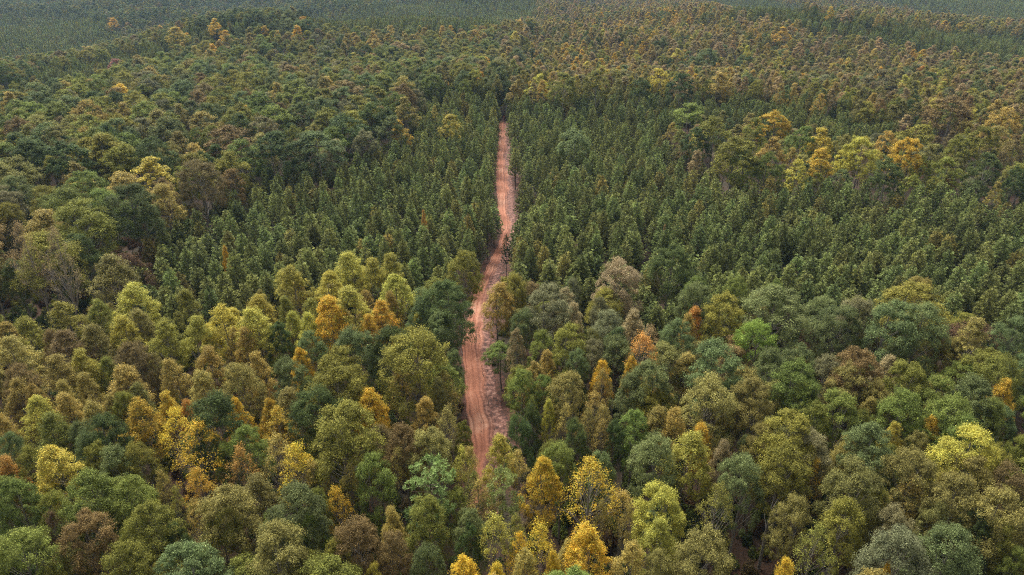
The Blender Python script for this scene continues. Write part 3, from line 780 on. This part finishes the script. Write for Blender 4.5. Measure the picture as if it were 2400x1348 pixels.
# ------------------------------------------------------------------ the uncountable rest, one object per kind
def scatter(name, keys, recs, label, cat):
    """keys: ordered template meshes; recs: (index, x,y,z, rot, sx, sz, c1, c2)"""
    tcoll = bpy.data.collections.new(name + '_templates')
    for i, me in enumerate(keys):
        ob = bpy.data.objects.new('%s_template_%03d' % (name, i), me); tcoll.objects.link(ob)
    n = len(recs)
    me = bpy.data.meshes.new(name); me.vertices.add(n)
    me.vertices.foreach_set('co', np.array([q[1:4] for q in recs], np.float32).ravel())
    def attr(nm, typ, key, arr):
        a = me.attributes.new(nm, typ, 'POINT'); a.data.foreach_set(key, arr.ravel())
    attr('ti', 'INT', 'value', np.array([q[0] for q in recs], np.int32))
    attr('rot', 'FLOAT_VECTOR', 'vector', np.array([(0, 0, q[4]) for q in recs], np.float32))
    attr('scl', 'FLOAT_VECTOR', 'vector', np.array([(q[5], q[5], q[6]) for q in recs], np.float32))
    attr('tcol', 'FLOAT_VECTOR', 'vector', np.array([q[7] for q in recs], np.float32))
    attr('tcol2', 'FLOAT_VECTOR', 'vector', np.array([q[8] for q in recs], np.float32))
    ob = bpy.data.objects.new(name, me); COL.objects.link(ob)
    ob['kind'] = 'stuff'; ob['label'] = label; ob['category'] = cat
    ng = bpy.data.node_groups.new(name + '_nodes', 'GeometryNodeTree')
    ng.interface.new_socket('Geometry', in_out='INPUT', socket_type='NodeSocketGeometry')
    ng.interface.new_socket('Geometry', in_out='OUTPUT', socket_type='NodeSocketGeometry')
    gi = ng.nodes.new('NodeGroupInput'); go = ng.nodes.new('NodeGroupOutput')
    ci = ng.nodes.new('GeometryNodeCollectionInfo'); ci.inputs['Collection'].default_value = tcoll
    ci.inputs['Separate Children'].default_value = True; ci.inputs['Reset Children'].default_value = True
    ip = ng.nodes.new('GeometryNodeInstanceOnPoints'); ip.inputs['Pick Instance'].default_value = True
    def na(nm, typ):
        q = ng.nodes.new('GeometryNodeInputNamedAttribute'); q.data_type = typ; q.inputs['Name'].default_value = nm
        return next(o for o in q.outputs if o.enabled and o.name == 'Attribute')
    L = ng.links.new
    L(gi.outputs[0], ip.inputs['Points']); L(ci.outputs[0], ip.inputs['Instance'])
    L(na('ti', 'INT'), ip.inputs['Instance Index'])
    e2r = ng.nodes.new('FunctionNodeEulerToRotation'); L(na('rot', 'FLOAT_VECTOR'), e2r.inputs[0]); L(e2r.outputs[0], ip.inputs['Rotation'])
    L(na('scl', 'FLOAT_VECTOR'), ip.inputs['Scale']); L(ip.outputs[0], go.inputs[0])
    md = ob.modifiers.new('scatter', 'NODES'); md.node_group = ng
    return ob

def scatter_trees(name, kinds, label, cat):
    keys, start = [], {}
    for k in kinds:
        for lod in (0, 1, 2):
            start[k, lod] = (len(keys), len(RAW[k, lod])); keys += RAW[k, lod]
    r = np.random.default_rng(len(name)); recs = []
    for t in TREES:
        if t['k'] not in kinds or t.get('ind'): continue
        d = t['dep']; lod = 0 if d < 150 else (1 if d < 620 else 2)
        s0, n = start[t['k'], lod]; mod = MODELS[t['k'], lod][0]
        c1, c2 = colour(t, r)
        recs.append((s0 + int(r.integers(n)), t['x'], t['y'], t['z'], r.uniform(0, 6.283), t['R'] / mod[3], t['H'] / mod[2], c1, c2))
    if recs: scatter(name, keys, recs, label, cat)
    return len(recs)

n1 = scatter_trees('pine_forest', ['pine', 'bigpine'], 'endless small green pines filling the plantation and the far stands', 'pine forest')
n2 = scatter_trees('broadleaf_forest', ['oak', 'maple'], 'mass of rounded green and russet crowns covering the slopes behind', 'broadleaf forest')
n3 = scatter_trees('tulip_forest', ['tulip', 'sparse', 'bare'], 'mass of small pointed golden and tan crowns on the far hills', 'tulip tree forest')

# undergrowth: low bushes below the near woods and along the track
def bush(seed):
    r = np.random.default_rng(seed)
    nt = 40; D = rdir(r, nt); D[:, 2] = abs(D[:, 2])
    TC = D * np.array([1.1, 1.1, 1.3]) * r.uniform(.4, 1, nt)[:, None]
    ti = np.repeat(np.arange(nt), 26); E = unit(rdir(r, len(ti)) + D[ti] * .5)
    C = TC[ti] + E * r.uniform(.1, .4, len(ti))[:, None]; C[:, 2] = np.abs(C[:, 2])
    V, Fq = leaves(r, C, E + [0, 0, .4], .22, .6)
    lv = np.repeat(np.stack([np.clip(.5 * r.uniform(.6, 1.3, len(ti)), 0, 1), r.uniform(0, 1, len(ti)), C[:, 2] / 1.7], 1), 4, 0)
    return mesh_np('bush', V, [Fq], [M_LEAF], lv=lv)
bushes = [bush(900 + i) for i in range(4)]
g = grid(2.3, 200); x, y = g[:, 0], g[:, 1]; z = height(x, y)
px, py, dep = project(x, y, z + 1)
m = frame_ok(px, py, dep) & road_clear(x, y, 1, .15) & ~is_pine(px, py - 60) & (rng.uniform(0, 1, len(x)) < .85)
recs = []
for i in np.nonzero(m)[0]:
    c = rng.choice(['dg', 'dg', 'og', 'g', 'br', 'rb']); f = rng.uniform(.6, 1.1)
    l, r_ = edges(float(y[i])); nr = min(abs(x[i] - l), abs(x[i] - r_))
    s = rng.uniform(.5, 1.5) * (.55 if nr < 4 else 1)
    recs.append((int(rng.integers(4)), x[i], y[i], z[i] - .05, rng.uniform(0, 6.28), s, s * rng.uniform(.8, 1.8), tuple(np.array(PAL[c][0]) * f), tuple(np.array(PAL[c][1]) * f)))
scatter('undergrowth', bushes, recs, 'low dark bushes and saplings under the near trees', 'undergrowth')

# ------------------------------------------------------------------ ground
def axis(a, b, fine, n):
    u = np.linspace(-1, 1, n); s = np.sinh(u * 3.6) / np.sinh(3.6)
    return a + (b - a) * s
gx = axis(0, 7000, 0, 341); gy = axis(150, 8000, 0, 341)
X, Y = np.meshgrid(gx, gy); Zg = height(X, Y)
V = np.stack([X, Y, Zg], -1).reshape(-1, 3); nx = len(gx); ny = len(gy)
idx = np.arange(nx * ny).reshape(ny, nx)
Fq = np.stack([idx[:-1, :-1], idx[:-1, 1:], idx[1:, 1:], idx[1:, :-1]], -1).reshape(-1, 4)
gme = mesh_np('ground', V, [Fq], [M_GROUND], smooth=True)
ground = bpy.data.objects.new('ground', gme); COL.objects.link(ground); ground['kind'] = 'structure'; ground['label'] = 'forest floor of dark soil and leaf litter'

# ------------------------------------------------------------------ track: graded clay surface with ruts, rough muddy shoulder on its right
def track():
    ys = np.arange(EL[0, 1] - 2, YMAX + 14, .35); nu = 44
    r = np.random.default_rng(5)
    us = np.linspace(0, 1, nu)
    l = np.interp(ys, EL[:, 1], EL[:, 0]); r_ = np.interp(ys, ER[:, 1], ER[:, 0])
    k = np.ones(13) / 13
    pad = lambda a: np.convolve(np.pad(a, 6, mode='edge'), k, 'valid')
    l, r_ = pad(l) + .12 * np.sin(ys * .3) + .1 * np.sin(ys * 1.1), pad(r_) + .2 * np.sin(ys * .23 + 1) + .15 * np.sin(ys * .9)
    Xs = l[:, None] * (1 - us) + r_[:, None] * us; Ys = np.repeat(ys[:, None], nu, 1)
    base = height(Xs, Ys) + .32
    def rut(c, w, d): return -d * np.exp(-((us - c) / w) ** 2)
    rel = np.repeat((rut(.14, .03, .10) + rut(.33, .035, .12) + rut(.5, .025, .10) + rut(.62, .03, .16))[None], len(ys), 0)
    rough = sst(0, .22, us[None] - .5 - .07 * np.sin(ys * .11 + 1)[:, None] - .04 * np.sin(ys * .37)[:, None])
    nz = (np.sin(Xs * 1.3 + Ys * .7) * np.sin(Ys * .9 - Xs * .6) + .6 * np.sin(Xs * 3.3 + 2 + np.sin(Ys)) * np.sin(Ys * 1.7))
    rel = rel + nz * .008 + rough * (nz * .03 + r.normal(0, .012, rel.shape))
    edge = sst(0, .05, us) * (1 - sst(.95, 1, us)); base = base - (1 - edge)[None] * .5
    V = np.stack([Xs, Ys, base + rel], -1).reshape(-1, 3)
    ny = len(ys); idx = np.arange(ny * nu).reshape(ny, nu)
    Fq = np.stack([idx[:-1, :-1], idx[:-1, 1:], idx[1:, 1:], idx[1:, :-1]], -1).reshape(-1, 4)
    me = mesh_np('dirt_track', V, [Fq], [M_TRACK], smooth=True)
    uv = me.uv_layers.new(name='UVMap'); UVv = np.stack([np.repeat(us[None], ny, 0), Ys], -1).reshape(-1, 2)
    li = np.empty(len(me.loops), np.int32); me.loops.foreach_get('vertex_index', li)
    uv.data.foreach_set('uv', UVv[li].astype(np.float32).ravel())
    mud = np.clip(rough * 1.0 + (1 - sst(0, .07, us))[None] * .8 + np.exp(-((us - .5) / .05) ** 2)[None] * .35, 0, 1)
    wv = .02 * np.sin(Ys * .13)
    wear = sum(a * np.exp(-((us[None] + wv - c) / w) ** 2) for c, w, a in ((.13, .022, .7), (.3, .018, .45), (.36, .02, .7), (.5, .03, .8), (.58, .02, .5)))
    wear = np.clip(wear * (.6 + .4 * np.sin(Ys * .21 + 1.0)) + .75 * (1 - sst(0, .06, us))[None] + .6 * sst(.9, 1, us)[None], 0, 1)
    aw = me.attributes.new('wear', 'FLOAT', 'POINT'); aw.data.foreach_set('value', wear.astype(np.float32).ravel())
    at = me.attributes.new('mud', 'FLOAT', 'POINT'); at.data.foreach_set('value', mud.astype(np.float32).ravel())
    ob = bpy.data.objects.new('dirt_track', me); COL.objects.link(ob); ob['kind'] = 'structure'; ob['label'] = 'red clay track cut straight through the forest'
track()

def bank():
    ys = np.arange(EL[0, 1] - 4, YMAX + 3, .8); nu = 25; us = np.linspace(0, 1, nu)
    l = np.interp(ys, EL[:, 1], EL[:, 0]) - 1.6 - .6 * np.sin(ys * .17); r_ = np.interp(ys, ER[:, 1], ER[:, 0]) + 2.4 + 1.0 * np.sin(ys * .13 + 2)
    Xs = l[:, None] * (1 - us) + r_[:, None] * us; Ys = np.repeat(ys[:, None], nu, 1)
    e = sst(0, .08, us) * (1 - sst(.92, 1, us))
    Zs = height(Xs, Ys) - .25 + .42 * e[None] + .05 * np.sin(Xs * 2.1 + Ys) * np.sin(Ys * 1.3)
    idx = np.arange(len(ys) * nu).reshape(len(ys), nu)
    me = mesh_np('soil_bank', np.stack([Xs, Ys, Zs], -1).reshape(-1, 3), [np.stack([idx[:-1, :-1], idx[:-1, 1:], idx[1:, 1:], idx[1:, :-1]], -1).reshape(-1, 4)], [M_BANK], smooth=True)
    ob = bpy.data.objects.new('soil_bank', me); COL.objects.link(ob); ob['kind'] = 'structure'; ob['label'] = 'dark churned red soil along both edges of the track'
bank()

# slash and sticks beside the track
def sticks():
    r = np.random.default_rng(11); parts = []
    for i in range(230):
        y = r.uniform(EL[1, 1], YMAX - 5); l, q = edges(y)
        if r.uniform() < .75: x = q + r.uniform(-1.2, 1.6)
        else: x = l + r.uniform(-.8, .3)
        z = float(height(x, y)) + .35; a = r.uniform(0, 6.28); L_ = r.uniform(.5, 2.2)
        d = np.array([math.cos(a), math.sin(a), r.normal(0, .15)]) * L_
        w = r.uniform(.02, .06); parts.append(tube([[x, y, z], [x + d[0], y + d[1], z + abs(d[2])]], [w, w * .5], 4))
    V, Fq = join(parts)
    ob = bpy.data.objects.new('brush_debris', mesh_np('brush_debris', V, [Fq], [M_BARK])); COL.objects.link(ob)
    ob['kind'] = 'stuff'; ob['label'] = 'broken sticks and cut brush scattered along the track edges'; ob['category'] = 'brush debris'
sticks()

# dead white snag in the broadleaf belt
x, y, t = on_height(2181, 393, 14)
r = np.random.default_rng(3); z = float(height(x, y))
parts = [tube([[0, 0, -.4], [.1, 0, 6], [.5, .1, 11], [1.0, .1, 14]], [.22, .17, .11, .04], 6)]
for q in range(5):
    zz = r.uniform(7, 12.5); a = r.uniform(0, 6.28); parts.append(tube([[.1 + (zz - 6) * .1, 0, zz], [.3 + math.cos(a) * 1.3, math.sin(a) * 1.3, zz + .9]], [.07, .02], 4))
V, Fq = join(parts)
ob = bpy.data.objects.new('dead_tree', mesh_np('dead_tree', V, [Fq], [M_DEAD], smooth=True)); COL.objects.link(ob)
ob.location = (x, y, z); ob['label'] = 'bleached white dead trunk standing in the belt of broadleaf trees'; ob['category'] = 'dead tree'

# the lone thin pine leaning into the track
def lone_pine():
    x, y, t = on_height(1187, 548, 11.5)
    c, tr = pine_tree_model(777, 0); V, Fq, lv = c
    r = np.random.default_rng(2)
    keep = r.uniform(0, 1, len(Fq)) < .5
    # thin it tuft-wise: drop blocks of needles
    blk = (np.arange(len(Fq)) // 15); kb = r.uniform(0, 1, blk.max() + 1) < .5; keep = kb[blk]
    vi = np.repeat(keep, 4); V = V[vi]; lv = lv[vi]; Fq = np.arange(len(V)).reshape(-1, 4)
    root = bpy.data.objects.new('pine_tree', None); COL.objects.link(root); root.location = (x, y, float(height(x, y))); root.scale = (.75, .75, .9)
    root['label'] = 'thin lone pine with open crown standing on the right edge of the track'; root['category'] = 'pine tree'
    root['group'] = 'single pines among the broadleaves'
    cr = bpy.data.objects.new('crown', mesh_np('pine_crown', V, [Fq], [M_PINE], lv=lv)); tk = bpy.data.objects.new('trunk', mesh_np('pine_trunk', tr[0], [tr[1]], [M_PBARK]))
    for q in (cr, tk): COL.objects.link(q); q.parent = root
    cr['tcol'] = [.05, .08, .035]; cr['tcol2'] = [.09, .13, .05]
lone_pine()

# ------------------------------------------------------------------ haze
def haze():
    bme = bpy.data.meshes.new('haze')
    X0, X1, Y0, Y1, Z0, Z1 = -4000, 4000, -500, 6500, -60, 260
    v = [(X0, Y0, Z0), (X1, Y0, Z0), (X1, Y1, Z0), (X0, Y1, Z0), (X0, Y0, Z1), (X1, Y0, Z1), (X1, Y1, Z1), (X0, Y1, Z1)]
    f = [(0, 3, 2, 1), (4, 5, 6, 7), (0, 1, 5, 4), (1, 2, 6, 5), (2, 3, 7, 6), (3, 0, 4, 7)]
    bme.from_pydata(v, [], f)
    m, nt = newmat('haze'); out = nd(nt, 'ShaderNodeOutputMaterial'); vs = nd(nt, 'ShaderNodeVolumeScatter')
    vs.inputs['Color'].default_value = (.42, .66, 1, 1); vs.inputs['Density'].default_value = HAZE; vs.inputs['Anisotropy'].default_value = .2
    nt.links.new(vs.outputs[0], out.inputs['Volume']); bme.materials.append(m)
    ob = bpy.data.objects.new('haze', bme); COL.objects.link(ob); ob['kind'] = 'structure'; ob['label'] = 'thin blue-grey autumn haze over the distant hills'
HAZE = 0.00011
haze()

# ------------------------------------------------------------------ light, sky, camera
SUN_EL, SUN_AZ = math.radians(60), math.radians(-28)     # azimuth from +Y, clockwise
w = bpy.data.worlds.new('World'); SC.world = w; w.use_nodes = True
nt = w.node_tree; nt.nodes.clear()
bg = nt.nodes.new('ShaderNodeBackground'); wo = nt.nodes.new('ShaderNodeOutputWorld'); sk = nt.nodes.new('ShaderNodeTexSky')
sk.sky_type = 'NISHITA'; sk.sun_disc = False; sk.sun_elevation = SUN_EL; sk.sun_rotation = SUN_AZ
sk.air_density = 1.0; sk.dust_density = 4.0; sk.ozone_density = .6
hs = nt.nodes.new('ShaderNodeHueSaturation'); hs.inputs['Saturation'].default_value = .15
nt.links.new(sk.outputs[0], hs.inputs['Color']); nt.links.new(hs.outputs[0], bg.inputs[0]); bg.inputs[1].default_value = .15
nt.links.new(bg.outputs[0], wo.inputs[0])
sl = bpy.data.lights.new('sun', 'SUN'); sl.energy = 5.0; sl.angle = math.radians(34); sl.color = (1, .95, .87)
so = bpy.data.objects.new('sun', sl); COL.objects.link(so)
dv = Vector((math.sin(SUN_AZ) * math.cos(SUN_EL), math.cos(SUN_AZ) * math.cos(SUN_EL), math.sin(SUN_EL)))
so.rotation_euler = dv.to_track_quat('Z', 'Y').to_euler(); so.location = (0, 0, 150)

cd = bpy.data.cameras.new('camera'); co = bpy.data.objects.new('camera', cd); COL.objects.link(co)
co.location = (0, 0, CAMZ); co.rotation_euler = (math.radians(90) + PITCH, 0, 0)
cd.sensor_width = 36; cd.lens = 36 * F / 2400; cd.clip_start = 1; cd.clip_end = 20000
SC.camera = co
SC.view_settings.view_transform = 'Standard'; SC.view_settings.look = 'None'; SC.view_settings.exposure = 0
SC.cycles.pixel_filter_type = 'BLACKMAN_HARRIS'; SC.cycles.filter_width = 1.1; SC.cycles.use_denoising = False; SC.cycles.max_bounces = 4; SC.cycles.diffuse_bounces = 3; SC.cycles.glossy_bounces = 1; SC.cycles.transmission_bounces = 2; SC.cycles.volume_bounces = 0; SC.cycles.transparent_max_bounces = 2
_lb = [t['label'] for t in TREES if 'label' in t]; print('LABELS', len(_lb), len(set(_lb)))
print('TREES', len(TREES), 'hand', NH, {k: (len(v), sum(t['ind'] for t in v)) for k, v in groups.items()}, n1, n2, n3)
for k, v in groups.items():
    ss = [t['dep'] for t in v if t['ind']]; print(k, max(ss))
